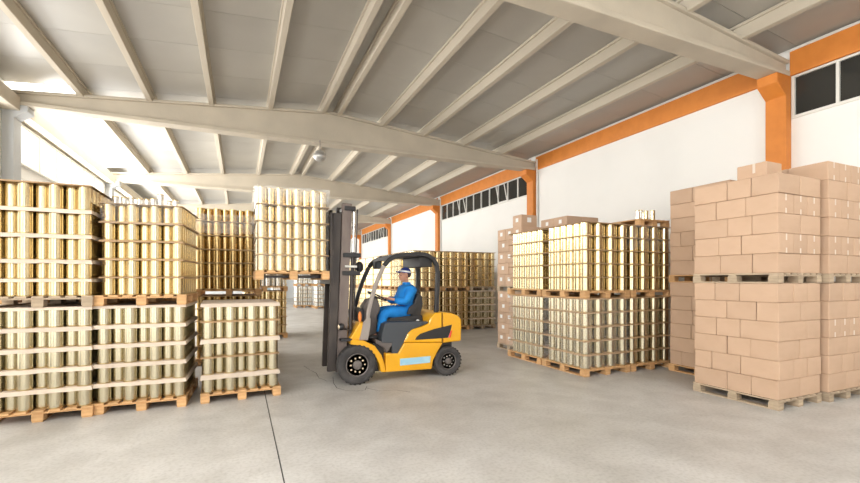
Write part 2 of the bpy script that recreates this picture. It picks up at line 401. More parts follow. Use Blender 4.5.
tag(link('wall_back', bw.mesh('wall_back', 'grey_wall')), 'grey wall behind the camera around an added gate opening', 'wall', kind='structure')

# right-hand clerestory windows
for k, (a, b) in enumerate(WIN_R):
    r0 = link('window_%d' % (k + 11), None, (XR, a, WZ0))
    tag(r0, ['dark strip window above the boxes at the right edge', 'dark strip window high on the wall behind the forklift',
             'smallest dark strip window, far down the right wall'][k], 'window', 'dark strip windows', 'structure')
    n = 11; st = (b - a) / n; hh = WZ1 - WZ0
    fr = MB().box(-.03, .05, 0, b - a, 0, .05).box(-.03, .05, 0, b - a, hh - .035, hh)
    link('window_frame', fr.mesh('window_frame', 'frame_white', bevel=.004), parent=r0)
    mull = MB().box(-.028, .05, -.022, .022, .05, hh - .035).mesh('mullion', 'frame_white')
    for q in range(n + 1): link('mullion', mull, (0, min(max(q * st, .022), b - a - .022), 0), parent=r0)
    pane = MB().box(0.0, .012, .022, st - .022, .05, hh - .035).mesh('pane', 'glass_dark')
    sash = MB().box(-.02, 0, .03, .06, 0, hh - .1).box(-.02, 0, st - .06, st - .03, 0, hh - .1).box(-.02, 0, .03, st - .03, 0, .03).box(-.02, 0, .03, st - .03, hh - .13, hh - .1).mesh('sash', 'frame_white')
    for q in range(n):
        link('pane', pane, (0.01, q * st, 0), parent=r0)
        if q in (2, 7) and k > 0:
            s_ = link('sash', sash, (-.005, q * st, .055), parent=r0); s_.rotation_euler = (0, R(-12), 0)
# columns
cprof = [(8.78, 0), (XR - .002, 0), (XR - .002, BZ), (8.52, BZ), (8.52, 5.10), (8.78, 4.90)]
cm = MB().prism(cprof, -.165, .165).mesh('column', 'orange', bevel=.012)
cl = ['orange column behind the camera', 'big orange column behind the box stacks at right', 'orange column in the middle of the right wall',
      'orange column above the forklift guard', 'small orange column farther down the right wall', 'farthest orange column of the right wall']
pipe = MB().tube([(0, 0, 0), (0, 0, 5.6)], .035, 10).mesh('downpipe', 'frame_white', smooth=True)
for i, y in enumerate(BEAMS):
    o = tag(link('column', cm, (0, y, 0)), cl[i], 'column', 'orange columns', 'structure')
    if i != 1: tag(link('downpipe', pipe, (XR - .04, y - .23, 0)), 'thin pale downpipe beside the ' + cl[i], 'pipe', 'downpipes', 'structure')
cl2 = MB().prism([(XL + .002, 0), (XL + .2, 0), (XL + .2, 5.0), (XL + .42, 5.15), (XL + .42, BZ), (XL + .002, BZ)], -.17, .17).mesh('column', 'grey_wall', bevel=.01)
for i, y in enumerate(BEAMS):
    tag(link('column', cl2, (0, y, 0)), 'grey concrete column on the left wall under the %s roof beam' % ORD[i], 'column', 'left wall columns', 'structure')
# lamp hanging from the second beam
lx, lz = ray(320, 156, 11.4)
lr = link('pendant_lamp', None, (lx, 11.4, lz)); tag(lr, 'small round grey lamp hanging below the long roof beam', 'lamp')
link('lamp_dome', MB().lathe([(0.03, .14), (.10, .12), (.165, .03), (.17, -.02), (.16, -.06), (.11, -.12), (.03, -.15)], 20).mesh('lamp_dome', 'lamp', smooth=True), parent=lr)
link('hook', MB().tube([(0, 0, .13), (0, 0, BZ - lz + .02), (0, .20, BZ - lz + .02)], .014, 8).mesh('hook', 'grey_metal', smooth=True), parent=lr)

# ------------------------------------------------------------------ pallets
PH = 0.13
pal_cache = {}
def pallet(x0, y0, z, sx, sy, label, wood='wood', rz=0.0):
    """pallet with its near left corner at x0, y0; rz turns it about its centre"""
    key = (round(sx, 2), round(sy, 2), wood)
    def parts(root):
        nb = 7; bw_ = 0.105 * sx
        link_ = []
        me = pal_cache.setdefault(key, {
            'deck_board': MB().box(-bw_ / 2, bw_ / 2, -sy / 2, sy / 2, .11, .13).mesh('deck_board', wood),
            'stringer_board': MB().box(-sx / 2, sx / 2, -.05, .05, .09, .11).mesh('stringer_board', wood),
            'block': MB().box(-.055, .055, -.06, .06, .018, .09).mesh('block', wood),
            'bottom_board': MB().box(-.05, .05, -sy / 2, sy / 2, 0, .018).mesh('bottom_board', wood)})
        for k in range(nb):
            link('deck_board', me['deck_board'], (-sx / 2 + bw_ / 2 + k * (sx - bw_) / (nb - 1), 0, 0), parent=root)
        for yy in (-sy / 2 + .06, 0, sy / 2 - .06):
            link('stringer_board', me['stringer_board'], (0, yy, 0), parent=root)
            for xx in (-sx / 2 + .055, 0, sx / 2 - .055): link('block', me['block'], (xx, yy, 0), parent=root)
        for xx in (-sx / 2 + .055, 0, sx / 2 - .055): link('bottom_board', me['bottom_board'], (xx, 0, 0), parent=root)
    r = link('pallet', None, (x0 + sx / 2, y0 + sy / 2, z), rz)
    parts(r)
    return tag(r, label, 'pallet', 'wooden pallets')

# ------------------------------------------------------------------ cans
can_cache = {}
def can_prof(D, h):
    r = D / 2 - 0.001
    return [(r * .90, .006), (r * .93, 0), (r, .001), (r, .011), (r * .95, .013), (r * .95, h - .013), (r, h - .011), (r, h - .001), (r * .93, h), (r * .90, h - .008)]
CM = [1, 1, 1, 1, 0, 1, 1, 1, 1]
def can_mesh(D, h, mat_):
    k = (round(D, 4), round(h, 4), mat_)
    if k not in can_cache:
        can_cache[k] = MB().lathe(can_prof(D, h), 22, mats=CM).mesh('tin_can', [mat_, 'can_rim'], smooth=True)
    return can_cache[k]
def low_prof(D, h):
    r = D / 2 - .001
    return [(r, 0), (r, .012), (r * .95, .014), (r * .95, h - .014), (r, h - .012), (r, h)]
stuff_cache = {}
SHEET_T = 0.004
def sheet_mesh(sx, sy, skirt, mat_, wob, seed):
    rnd = random.Random(seed)
    pts = []
    n = 9
    for (ax, ay), (bx, by) in zip([(-1, -1), (1, -1), (1, 1), (-1, 1)], [(1, -1), (1, 1), (-1, 1), (-1, -1)]):
        for k in range(n):
            t = k / n; pts.append(((ax + (bx - ax) * t) * sx / 2, (ay + (by - ay) * t) * sy / 2))
    N = len(pts); vs = []
    for (x, y) in pts:
        dz = rnd.uniform(-wob, wob); o = rnd.uniform(0, wob)
        ux, uy = x / (sx / 2), y / (sy / 2)
        vs += [(x, y, SHEET_T), (x + ux * .006, y + uy * .006, SHEET_T - .003), (x + ux * (.012 + o), y + uy * (.012 + o), -skirt + dz), (x + ux * (.006 + o), y + uy * (.006 + o), -skirt + dz), (x, y, 0.0)]
    fs = []
    for k in range(N):
        a, b = k * 5, ((k + 1) % N) * 5
        for q in range(4): fs.append((a + q, b + q, b + q + 1, a + q + 1))
    fs.append(tuple(k * 5 for k in range(N - 1, -1, -1))); fs.append(tuple(k * 5 + 4 for k in range(N)))
    return MB().add(vs, fs).mesh('layer_sheet', mat_)

def can_load(x0, y0, z0, sx, ny, heights, where, nx=7, mat_='can', rz=0.0, front=True, sheets=None, low=10, color='gold', depth=None, sheet_mat='sheet'):
    """Cans standing in nx columns across sx, staggered like a honeycomb; heights bottom-up; near left corner at x0, y0."""
    D = sx / (0.866 * (nx - 1) + 1)
    sy = D * (ny + 0.5)
    cx, cy = x0 + sx / 2, y0 + sy / 2
    Rm = Matrix.Rotation(rz, 3, 'Z')
    cols = [(-sx / 2 + D / 2 + .866 * D * i, i) for i in range(nx)]
    z = 0.0; L = len(heights)
    key = (round(sx, 3), ny, tuple(heights), nx, mat_, front, low)
    st = MB() if key not in stuff_cache else None
    for k, h in enumerate(heights):
        row = ['bottom', 'second', 'third', 'fourth', 'fifth', 'sixth'][k] if k < L - 1 else 'top'
        for x, i in cols:
            for j in range(ny):
                y = -sy / 2 + D / 2 + j * D + (D / 2 if i % 2 else 0)
                if front and j == 0:
                    p = Rm @ Vector((x, y, 0))
                    a = random.uniform(0, 6.28)
                    o = link('tin_can', can_mesh(D, h, mat_), (cx + p.x, cy + p.y, z0 + z), a)
                    tag(o, '%s can %s from left in %s layer of %s' % (color, ORD[i], row, where), 'can', 'cans in ' + where)
                elif st is not None and (i in (0, nx - 1) or j in (0, ny - 1) or (front and j == 1)):
                    st.lathe(low_prof(D, h), low, (x, y, z), mats=[1, 0, 0, 0, 1])
        z += h + SHEET_T
    if st is not None: stuff_cache[key] = st.mesh('packed_cans', [mat_, 'can_rim'], smooth=True)
    o = link('packed_cans', stuff_cache[key], (cx, cy, z0), rz)
    tag(o, ('other packed %s cans of %s' if front else 'packed %s cans of %s') % (color, where), 'cans', 'packed cans', 'stuff')
    z = 0.0
    for k, h in enumerate(heights):
        z += h
        sk_ = sheets[k] if sheets else 0.012
        if sk_ is not None:
            row = ['bottom', 'second', 'third', 'fourth', 'fifth', 'sixth'][k] if k < L - 1 else 'top'
            s_ = link('layer_sheet', sheet_mesh(sx, sy, sk_, sheet_mat if sk_ > .025 else 'sheet_thin', 0.004 if sk_ < .03 else .005, hash((x0, k)) & 0xffff), (cx, cy, z0 + z), rz)
            tag(s_, 'cardboard sheet on %s layer of %s' % (row, where), 'cardboard sheet', 'cardboard layer sheets')
        z += SHEET_T
    return (cx, cy, sx, sy, z0 + z)

def film(cx, cy, sx, sy, z0, z1, label, rz=0.0, m='film', top=False, wob=.006, off=.014):
    rnd = random.Random(int(cx * 100 + cy * 37 + z0 * 11))
    n, nz = 14, 7
    ring = []
    for (ax, ay), (bx, by) in zip([(-1, -1), (1, -1), (1, 1), (-1, 1)], [(1, -1), (1, 1), (-1, 1), (-1, -1)]):
        for k in range(n):
            t = k / n; ring.append((ax + (bx - ax) * t, ay + (by - ay) * t))
    vs = []; N = len(ring)
    for q in range(nz + 1):
        for ux, uy in ring:
            e = off + rnd.uniform(0, wob)
            cr = .02 if abs(ux) > .99 and abs(uy) > .99 else 0
            zz = z0 + (z1 - z0) * q / nz + (rnd.uniform(-.02, .02) if q in (0,) or (q == nz and not top) else 0)
            vs.append((ux * (sx / 2 + e - cr), uy * (sy / 2 + e - cr), zz))
    fs = [(q * N + k, q * N + (k + 1) % N, (q + 1) * N + (k + 1) % N, (q + 1) * N + k) for q in range(nz) for k in range(N)]
    if top: fs.append(tuple(nz * N + k for k in range(N)))
    o = link('stretch_film', MB().add(vs, fs).mesh('stretch_film', m, smooth=True), (cx, cy, 0), rz)
    return tag(o, label, 'plastic film', 'plastic film wraps')

T, TN = 0.042, 0.010
# left row, leftmost stack
S1x, S1y = -2.66, 6.42
pallet(S1x - .01, S1y - .02, 0, 1.04, 1.20, 'orange wooden pallet on the floor under the leftmost stack')
can_load(S1x, S1y, PH, 1.01, 7, [.236] * 5, 'the leftmost lower load', mat_='can_dull', sheets=[T, T, T, T, .03])
zS1 = PH + 5 * .24
pallet(S1x - .01, S1y - .02, zS1, 1.04, 1.20, 'grey weathered pallet between the leftmost upper and lower loads', 'wood_grey')
can_load(S1x, S1y, zS1 + PH, 1.01, 7, [.20, .222, .296, .298, .30], 'the leftmost upper load', sheets=[T - .01, T, T, T, .014])
# second stack
S2x, S2y, S2r = -1.61, 6.46, R(-2.0)
pallet(S2x - .01, S2y - .02, 0, 1.00, 1.20, 'wooden pallet on the floor under the second stack from left', rz=S2r)
can_load(S2x, S2y, PH, .975, 7, [.236] * 5, 'the second lower load from left', mat_='can_dull', rz=S2r, sheets=[T, T, T, T, .03])
pallet(S2x - .01, S2y - .02, zS1, 1.00, 1.20, 'wooden pallet between the two loads of the second stack', rz=S2r)
c2 = can_load(S2x + .065, S2y + .03, zS1 + PH, .91, 7, [.227] * 5, 'the second upper load from left', rz=R(-5), sheets=[.016, .02, .02, .02, .008])
film(c2[0], c2[1], c2[2], c2[3], zS1 + PH + .9, c2[4] + .04, 'clear stretch film around top of the second stack from left', R(-5))
rr = random.Random(3)
for k in range(9):
    x = S2x + .12 + .085 * k; y = S2y + .35 + rr.uniform(-.03, .12)
    hh = .13 if k != 6 else .19
    o = link('tin_can', can_mesh(.078, hh, 'silver'), (x, y, c2[4]))
    tag(o, 'small silver can standing loose on the second stack, %s from left' % ORD[k], 'can', 'loose silver cans on the second stack')
# second rank of stacks standing behind those two
for x, nm in ((S1x - .40, 'leftmost stack'), (S2x - .39, 'second stack from left')):
    for up in (0, 1):
        wh = 'the %s load right behind the %s' % (['lower', 'upper'][up], nm)
        pallet(x - .01, 7.78, up * zS1, 1.04, 1.20, 'pallet of ' + wh)
        can_load(x, 7.79, up * zS1 + PH, 1.01, 7, [.236 if not up else .227] * 5, wh, mat_='can_dull', front=False, sheets=[TN] * 5)
# short third load
S3x, S3y, S3r = -0.50, 6.50, R(2.6)
pallet(S3x - .01, S3y - .02, 0, 1.02, 1.20, 'wooden pallet under the short load left of the forklift', rz=S3r)
can_load(S3x, S3y, PH, 0.985, 7, [.236] * 5, 'the short load left of forklift', mat_='can_dull', rz=S3r, sheets=[T + .01, TN, T + .01, TN, T])
# double stack behind the short load
S4x, S4y = -0.80, 9.35
pallet(S4x, S4y, 0, 1.2, 1.2, 'pallet on the floor hidden behind the short load')
can_load(S4x + .02, S4y + .02, PH, 1.16, 7, [.238] * 5, 'the lower load behind the short load', nx=8, front=False, mat_='can_dim', sheets=[TN] * 5)
z4 = PH + 5 * .242
pallet(S4x, S4y, z4, 1.2, 1.2, 'pallet under the dark gold load behind the short load')
c4 = can_load(S4x + .02, S4y + .02, z4 + PH, 1.16, 7, [.25, .26, .26, .27, .27, .25], 'the dark load behind the short load', nx=8, mat_='can_dim', sheets=[TN] * 5 + [None])
film(c4[0], c4[1], c4[2], c4[3], c4[4] - .50, c4[4] - .12, 'whitish bunched film around the dark load behind the short load', m='film_white', off=.03)
S5x, S5y = 0.05, 12.9
pallet(S5x, S5y, 0, 1.2, 1.2, 'pallet on the floor far behind the short load')
can_load(S5x + .02, S5y + .02, PH, 1.16, 7, [.238] * 5, 'the lower load far behind the short load', nx=8, front=False, sheets=[TN] * 5)
pallet(S5x, S5y, z4, 1.2, 1.2, 'pallet under the silver load far behind the short load')
can_load(S5x + .02, S5y + .02, z4 + PH, 1.16, 7, [.30] * 6, 'the load far behind the short load', nx=8, front=False, mat_='silver', color='silver', sheets=[TN] * 5 + [.012])

# load on the forks
LZ = 1.655
LX, LY = 0.20, 6.56
pallet(LX, LY, LZ, 1.04, 1.2, 'wooden pallet raised on the forks of the forklift')
cL = can_load(LX + .015, LY + .02, LZ + PH, 1.01, 8, [.232, .236, .238, .24, .242], 'the load on the forks', nx=8, sheets=[TN, TN, TN, TN, None])
film(cL[0], cL[1], cL[2], cL[3], LZ + PH + .02, cL[4] + .012, 'clear stretch film around the load on the forks', top=True)
film(cL[0], cL[1], cL[2], cL[3], cL[4] - .20, cL[4] + .004, 'whiter film band around the top of the lifted load', m='film_white', off=.03)

# gold block on the right: two by two pallets, two high
GX, GY = 5.34, 5.60
zG = PH + 5 * .241
def gload(ix, iy, up, where, front, sheets, mat_='can'):
    x, y = GX + ix * 1.10, GY + iy * 1.17
    z = zG if up else 0
    pallet(x, y, z, 1.06, 1.13, 'wooden pallet under ' + where)
    c = can_load(x + .015, y + .015, z + PH, 1.03, 6, [.237 if not up else .233] * 5, where, nx=7, front=front, sheets=sheets, mat_=mat_, low=14)
    return c
g = gload(0, 0, False, 'the right gold block, near lower load', False, [.016] * 5, 'can_dull')
film(g[0], g[1], g[2], g[3], PH + .02, g[4] - .01, 'clear film around the near lower load of right gold block')
gload(0, 0, True, 'the near upper load of right block', True, [TN] * 5)
g = gload(1, 0, False, 'the right gold block, lower load beside the boxes', False, [TN] * 5, 'can_dull')
g2 = gload(1, 0, True, 'the right gold block, upper load beside the boxes', False, [TN] * 5)
film(g2[0], g2[1], g2[2], g2[3], zG + PH + .75, g2[4], 'film around top of the gold load beside the boxes')
g = gload(0, 1, False, 'the right gold block, rear lower load', False, [.016] * 5, 'can_dull')
film(g[0], g[1], g[2], g[3], PH + .02, g[4] - .01, 'clear film around the rear lower load of right gold block')
gload(0, 1, True, 'the right gold block, rear upper load', False, [.016] * 5)
# odd pallet with a few cans on top of the block
px0 = 6.72
pallet(px0, GY + .06, g2[4], 0.78, 1.0, 'wooden pallet lying on top of the right gold block')
for k, (dx, dy, m_, col) in enumerate(((.08, .12, 'silver', 'silver'), (.20, .16, 'silver', 'silver'), (.27, .10, 'can', 'gold'), (.45, .10, 'can', 'gold'), (.47, .30, 'silver', 'silver'))):
    o = link('tin_can', can_mesh(.085, .17 + .02 * (k % 2), m_), (px0 + dx, GY + .06 + dy, g2[4] + PH))
    tag(o, '%s can, %s from left on the pallet topping the right gold block' % (col, ORD[k]), 'can', 'loose cans on the right block')

# far block along the right wall
FX, FY = 4.98, 12.6
for ix in range(3):
    for iy in range(8 if ix == 0 else 1):
        for up in (0, 1):
            x, y, z = FX + ix * 1.03, FY + iy * 1.17, up * 1.30
            wh = 'the far block, %s %s load, %s row' % (['left', 'middle', 'right'][ix], ['lower', 'upper'][up], ORD[iy])
            pallet(x, y, z, 1.0, 1.13, 'pallet under ' + wh, 'wood' if ix < 2 else 'wood_grey')
            can_load(x + .01, y + .01, z + PH, .98, 6, [.228] * 5, wh, nx=7, front=False, mat_='can_dull' if ix == 2 and not up else 'can',
                     sheets=[TN if not (ix == 2 and not up) else .03] * 5, low=9)
# silver stacks at the far end
for x, y, wh in ((3.02, 26.6, 'left silver stack near the end wall'), (3.98, 25.2, 'right silver stack near the end wall'), (1.98, 31.5, 'farthest silver stack')):
    for up in (0, 1):
        z = up * 1.30
        w2 = wh + (', upper load' if up else ', lower load')
        pallet(x, y, z, 1.0, 1.13, 'pallet under the ' + w2)
        can_load(x + .01, y + .01, z + PH, .98, 6, [.228] * 5, 'the ' + w2, nx=7, front=False, mat_='silver', color='silver', sheets=[TN] * 5, low=9)

# ------------------------------------------------------------------ cardboard box stacks
def carton(x0, x1, y0, y1, z0, z1, label, tape=None, sticker=None, group='cardboard boxes'):
    cx, cy = (x0 + x1) / 2, (y0 + y1) / 2
    hx, hy, h = (x1 - x0) / 2 - .003, (y1 - y0) / 2 - .003, z1 - z0 - .002
    r = link('cardboard_box', None, (cx + random.uniform(-.003, .003), cy + random.uniform(-.003, .003), z0), random.uniform(-.003, .003))
    tag(r, label, 'box', group)
    mb = MB().box(-hx, hx, -hy, hy, 0, h)
    link('carton', mb.mesh('carton', 'card', bevel=.007), parent=r)
    if tape:           # tape over the closing seam on the -y end (top and bottom tabs)
        link('tape', MB().box(-.014, .014, -hy - .0015, -hy + .001, h - .085, h - .002).mesh('tape', 'tape'), parent=r)
        link('tape', MB().box(-.014, .014, -hy - .0015, -hy + .001, .004, .07).mesh('tape', 'tape'), parent=r)
    if sticker:        # white sticker on the -x side
        if 'x' in sticker: link('sticker', MB().box(-hx - .0015, -hx + .001, -.05, .05, h * .42, h * .75).mesh('sticker', 'paper'), parent=r)
        if 'y' in sticker: link('sticker', MB().box(-.055, .055, -hy - .0015, -hy + .001, h * .38, h * .78).mesh('sticker', 'paper'), parent=r)
    return r
def box_stack(x0, x1, y0, y1, z0, rh, rows, where, sticker=None):
    """rows bottom-up: (cut fractions along y seen on the left side, cut fractions along x seen on the front, tape?)"""
    for k, (cy_, cx_, tp) in enumerate(rows):
        ycut = [y0] + [y0 + (y1 - y0) * c for c in cy_] + [y1]
        xcut = [x0] + [x0 + (x1 - x0) * c for c in cx_] + [x1]
        zz = z0 + k * rh
        row = ORD[k] + ' row up' if k < len(rows) - 1 else 'top row'
        jx, jy = random.uniform(-.008, .008), random.uniform(-.008, .008)
        for i in range(len(xcut) - 1):
            for j in range(len(ycut) - 1):
                if i and j: continue
                if i == 0 and j == 0: pos = 'corner box'
                elif j == 0: pos = 'front box %s from corner' % ORD[i]
                elif i == 0: pos = 'side box %s from corner' % ORD[j]
                lab = 'cardboard %s, %s of %s' % (pos, row, where)
                carton(xcut[i] + jx, xcut[i + 1] + jx, ycut[j] + jy, ycut[j + 1] + jy, zz, zz + rh, lab, tape=tp and j == 0, sticker=sticker if (j == 0 or i == 0) and not (i and j) else None,
                       group='boxes of ' + where)
# the left side of the near stack reads (from the photo) as seams in the plane x = 6.2
BX0, BX1, BY0, BY1 = 6.20, 7.17, 3.18, 4.28
def yf(zx):                    # zoomed column -> fraction of the side from the near corner
    t = math.tan(math.atan((645 + zx / 3.99 - 430) / F) + TH)
    return min(.9, max(.1, (BX0 / t - BY0) / (BY1 - BY0)))
A2, A3 = [.5], [.34, .67]
def side(*zs): return sorted(yf(z) for z in zs)
lower = [(side(325, 422), A2, 0), (side(262, 376), A3, 0), (side(325, 420), A2, 0), (side(282, 376), [.66], 0), (side(322, 440), A2, 0), (side(278, 376), [.36, .69], 0)]
upper = [(side(300, 427), [.52], 0), (side(290, 380), A3, 1), (side(328, 425), [.52], 0), (side(282, 400), [.36, .68], 1), (side(325, 420), [.5], 0)]
zb = PH + 6 * .2465
pallet(BX0 - .01, BY0 - .01, 0, .99, 1.12, 'grey wooden pallet on the floor under the near box stack', 'wood_grey')
box_stack(BX0, BX1, BY0, BY1, PH, .2465, lower, 'near lower box stack')
pallet(BX0 - .01, BY0 - .01, zb, .99, 1.12, 'wooden pallet between the two loads of the near box stack', 'wood_grey')
box_stack(BX0, BX1, BY0, BY1, zb + PH, .2545, upper, 'near upper box stack')
zt = zb + PH + 5 * .2545
# stack to its right, one row taller
B2x0, B2x1, B2y0, B2y1 = 7.27, 8.24, 3.13, 4.23
lo2 = [([.34, .67], A2, 0), ([.5], [.36, .68], 0), ([.34, .67], A2, 0), ([.5], [.3, .55, .8], 1), ([.34, .67], A2, 0), ([.34, .67], [.36, .69], 0)]
up2 = [([.34, .67], A2, 0), ([.5], A3, 1), ([.34, .67], A2, 0), ([.5], A3, 1), ([.34, .67], A2, 0), ([.43], [.3, .62], 1)]
pallet(B2x0 - .01, B2y0 - .01, 0, .98, 1.12, 'wooden pallet on the floor under the box stack at right edge', 'wood_grey')
box_stack(B2x0, B2x1, B2y0, B2y1, PH, .2465, lo2, 'lower box stack at right edge')
pallet(B2x0 - .01, B2y0 - .01, zb, .98, 1.12, 'wooden pallet between the box loads at right edge', 'wood_grey')
box_stack(B2x0, B2x1, B2y0, B2y1, zb + PH, .2545, up2, 'upper box stack at right edge')
# stack behind
B0x0, B0x1, B0y0, B0y1 = 7.19, 8.15, 4.36, 5.42
lo0 = [([.5, .78], A2, 0), ([.55], A2, 0), ([.30, .62], A2, 0), ([.6], A2, 0), ([.30, .62], A2, 0), ([.55], A2, 0)]
up0 = [([.5], A2, 0), ([.6], A2, 0), ([.55, .80], A2, 0), ([.30], A2, 0), ([.5], A2, 0), ([.6], A2, 0)]
pallet(B0x0 - .01, B0y0 - .01, 0, .98, 1.09, 'wooden pallet on the floor under the box stack beside gold cans')
box_stack(B0x0, B0x1, B0y0, B0y1, PH, .2465, lo0, 'lower box stack beside gold cans')
pallet(B0x0 - .01, B0y0 - .01, zb, .98, 1.09, 'wooden pallet between the box loads beside gold cans')
box_stack(B0x0, B0x1, B0y0, B0y1, zb + PH, .2545, up0, 'upper box stack beside gold cans')
# loose box on top of the near stack
o = carton(6.56, 6.92, 3.50, 3.89, zt, zt + .265, 'single cardboard box lying on top of the near box stack')
link('tape', MB().box(-.1785, -.174, -.05, -.015, .13, .262).mesh('tape', 'tape'), parent=o)
# box stacks behind the gold block
zd = PH + 5 * .25
for (x0, x1, n2, nm) in ((5.76, 6.76, 5, 'stack behind gold block'), (7.06, 8.06, 6, 'taller stack behind gold block')):
    y0, y1 = 7.98, 8.98
    rows = [([.5] if k % 2 else [.33, .66], [.45] if k % 2 else [.5], 0) for k in range(n2)]
    pallet(x0, y0, 0, 1.0, 1.0, 'pallet on the floor under the ' + nm, 'wood_grey')
    box_stack(x0 + .01, x1 - .01, y0 + .01, y1 - .01, PH, .25, rows[:5], 'lower ' + nm if n2 == 5 else 'taller lower stack behind gold block', sticker='x')
    pallet(x0, y0, zd, 1.0, 1.0, 'pallet between the loads of the ' + nm, 'wood_grey')
    box_stack(x0 + .01, x1 - .01, y0 + .01, y1 - .01, zd + PH, .27 if n2 == 5 else .278, rows, 'upper ' + nm if n2 == 5 else 'taller upper stack behind gold block', sticker='x')
carton(5.79, 6.23, 8.02, 8.36, zd + PH + 5 * .27, zd + PH + 5 * .27 + .27, 'single cardboard box with white sticker topping the stack behind gold block', sticker='xy')

# ------------------------------------------------------------------ forklift
def z6(a, b, Y): return ray(310 + a / 4.977, 240 + b / 4.977, Y)
def z7(a, b, Y): return ray(310 + a / 4.977, 300 + b / 4.977, Y)
def zr(a, b, Y): return ray(390 + a / 10, 300 + b / 10, Y)
def zs(a, b, Y): return ray(390 + a / 10, 335 + b / 10, Y)
YN, YF_, YC = 6.66, 7.70, 7.18         # near side, far side, centre line
fk = link('forklift', None, (2.5, YC, 0))
tag(fk, 'yellow and black forklift truck carrying a raised pallet of gold cans', 'forklift')
XA, XRr = 1.69, 3.29
def wheel(name, x, r, y_out, width, near=True):
    s = 1 if near else -1
    tr = link(name, None, (x - 2.5, y_out - YC, r), parent=fk)
    def w_(y): return y * s
    rr_ = r
    prof = [(rr_ * .58, .03), (rr_ * .66, .012), (rr_ * .86, .004), (rr_ * .95, .018), (rr_, .05), (rr_, width - .05), (rr_ * .95, width - .018), (rr_ * .86, width), (rr_ * .58, width - .02)]
    mb = MB().lathe([(a, w_(b)) for a, b in prof], 40, axis='y')
    for k in range(26):           # tread lugs
        a = 2 * math.pi * k / 26
        c, sn = math.cos(a), math.sin(a)
        vs = []
        for rad in (rr_ * .975, rr_ * 1.0 + .004):
            for da, yy in ((-.05, .02), (.05, .02), (.09, width * .5), (-.01, width * .5)):
                vs.append((rad * math.cos(a + da), w_(yy), rad * math.sin(a + da)))
        mb.add(vs, [(0, 1, 2, 3), (4, 5, 6, 7), (0, 1, 5, 4), (1, 2, 6, 5), (2, 3, 7, 6), (3, 0, 4, 7)])
    link('tyre', mb.mesh('tyre', 'tyre', smooth=True), parent=tr)
    rim = MB().lathe([(rr_ * .60, w_(.03)), (rr_ * .57, w_(.022)), (rr_ * .50, w_(.035)), (rr_ * .46, w_(.06)), (rr_ * .30, w_(.055)), (rr_ * .24, w_(.03)), (rr_ * .20, w_(.008)), (rr_ * .08, w_(.0)), (0.0, w_(.0))], 32, axis='y')
    rm = link('wheel_rim', rim.mesh('wheel_rim', 'hub', smooth=True), parent=tr)
    return tr, rr_, w_
for nm, x, r, yo, wd, near in (('front_wheel', XA, .313, 6.615, .23, True), ('front_wheel', XA, .313, YC * 2 - 6.615, .23, False),
                               ('rear_wheel', XRr, .252, 6.635, .18, True), ('rear_wheel', XRr, .252, YC * 2 - 6.635, .18, False)):
    tr, r_, w_ = wheel(nm, x, r, yo, wd, near)
    nut = MB().lathe([(.021 if r > .3 else .012, w_(.055)), (.021 if r > .3 else .012, w_(.034)), (.012, w_(.028))], 8, axis='y').mesh('wheel_nut', 'brass' if r > .3 else 'steel')
    for k in range(10):
        a = 2 * math.pi * k / 10
        rad = r_ * .385 if k % 2 == 0 else r_ * .34
        link('wheel_nut', nut, (rad * math.cos(a), 0, rad * math.sin(a)), parent=tr)
P = lambda f, pts, Y: [f(a, b, Y) for a, b in pts]
# lower chassis side, full width
part('chassis', MB().prism(P(z7, [(378, 266), (376, 360), (606, 344), (614, 300), (636, 255), (662, 213), (470, 213), (440, 266)], YN), YN, YF_), 'yellow', fk, bevel=.018, bseg=2)
# engine hood cover with the hump, charcoal deck below the seat
part('hood_cover', MB().prism(P(z7, [(468, 212), (488, 166), (512, 146), (560, 132), (592, 116), (602, 90), (622, 66), (658, 60), (659, 212)], YN), YN, YF_), 'yellow', fk, bevel=.028, bseg=3)
part('counterweight', MB().prism(P(z7, [(661, 60), (705, 65), (740, 78), (756, 98), (754, 205), (700, 210), (664, 216)], YN), YN, YF_), 'yellow', fk, bevel=.04, bseg=3)
part('engine_deck', MB().prism(P(z7, [(358, 214), (358, 182), (372, 122), (392, 112), (588, 107), (590, 116), (512, 146), (488, 166), (466, 213), (438, 266), (410, 268), (408, 214)], YN + .02), YN + .02, YF_ - .02), 'charcoal', fk, bevel=.014, bseg=2)
part('frame', MB().box(1.98, 3.42, YN + .12, YF_ - .12, .16, .62).box(1.55, 2.1, YN + .25, YF_ - .25, .25, .6), 'black', fk, bevel=.01)
part('floor_plate', MB().prism(P(z7, [(330, 195), (360, 210), (412, 212), (410, 225), (380, 266), (370, 240), (330, 215)], YN + .03), YN + .03, YF_ - .03), 'dash', fk, bevel=.008)
# mudguards
for a, b in ((YN - .01, YN + .28), (YF_ - .28, YF_ + .01)):
    g_ = part('mudguard', MB().prism(P(z7, [(203, 205), (215, 198), (270, 203), (322, 228), (356, 275), (372, 325), (376, 360), (352, 358), (345, 320), (325, 278), (290, 245), (245, 226), (203, 222)], YN), a, b), 'yellow', fk, bevel=.008)
ve = part('vent_panel', MB().prism(P(zr, [(250, 400), (262, 372), (302, 338), (440, 290), (620, 246), (600, 330), (580, 378)], YN), YN - .004, YN + .01), 'black', fk, bevel=.003)
part('tail_light', MB().prism(P(zr, [(582, 376), (604, 312), (622, 300), (612, 340), (602, 376)], YN), YN - .012, YN + .004), 'red', fk, bevel=.003)
part('seam', MB().box(zr(521, 0, YN)[0] - .004, zr(521, 0, YN)[0] + .004, YN - .002, YN + .01, zr(521, 420, YN)[1], zr(521, 130, YN)[1]), 'black', fk)
part('name_plate', MB().prism(P(zs, [(100, 237), (405, 210), (400, 275), (100, 306)], YN), YN - .005, YN + .006), 'sticker', fk)
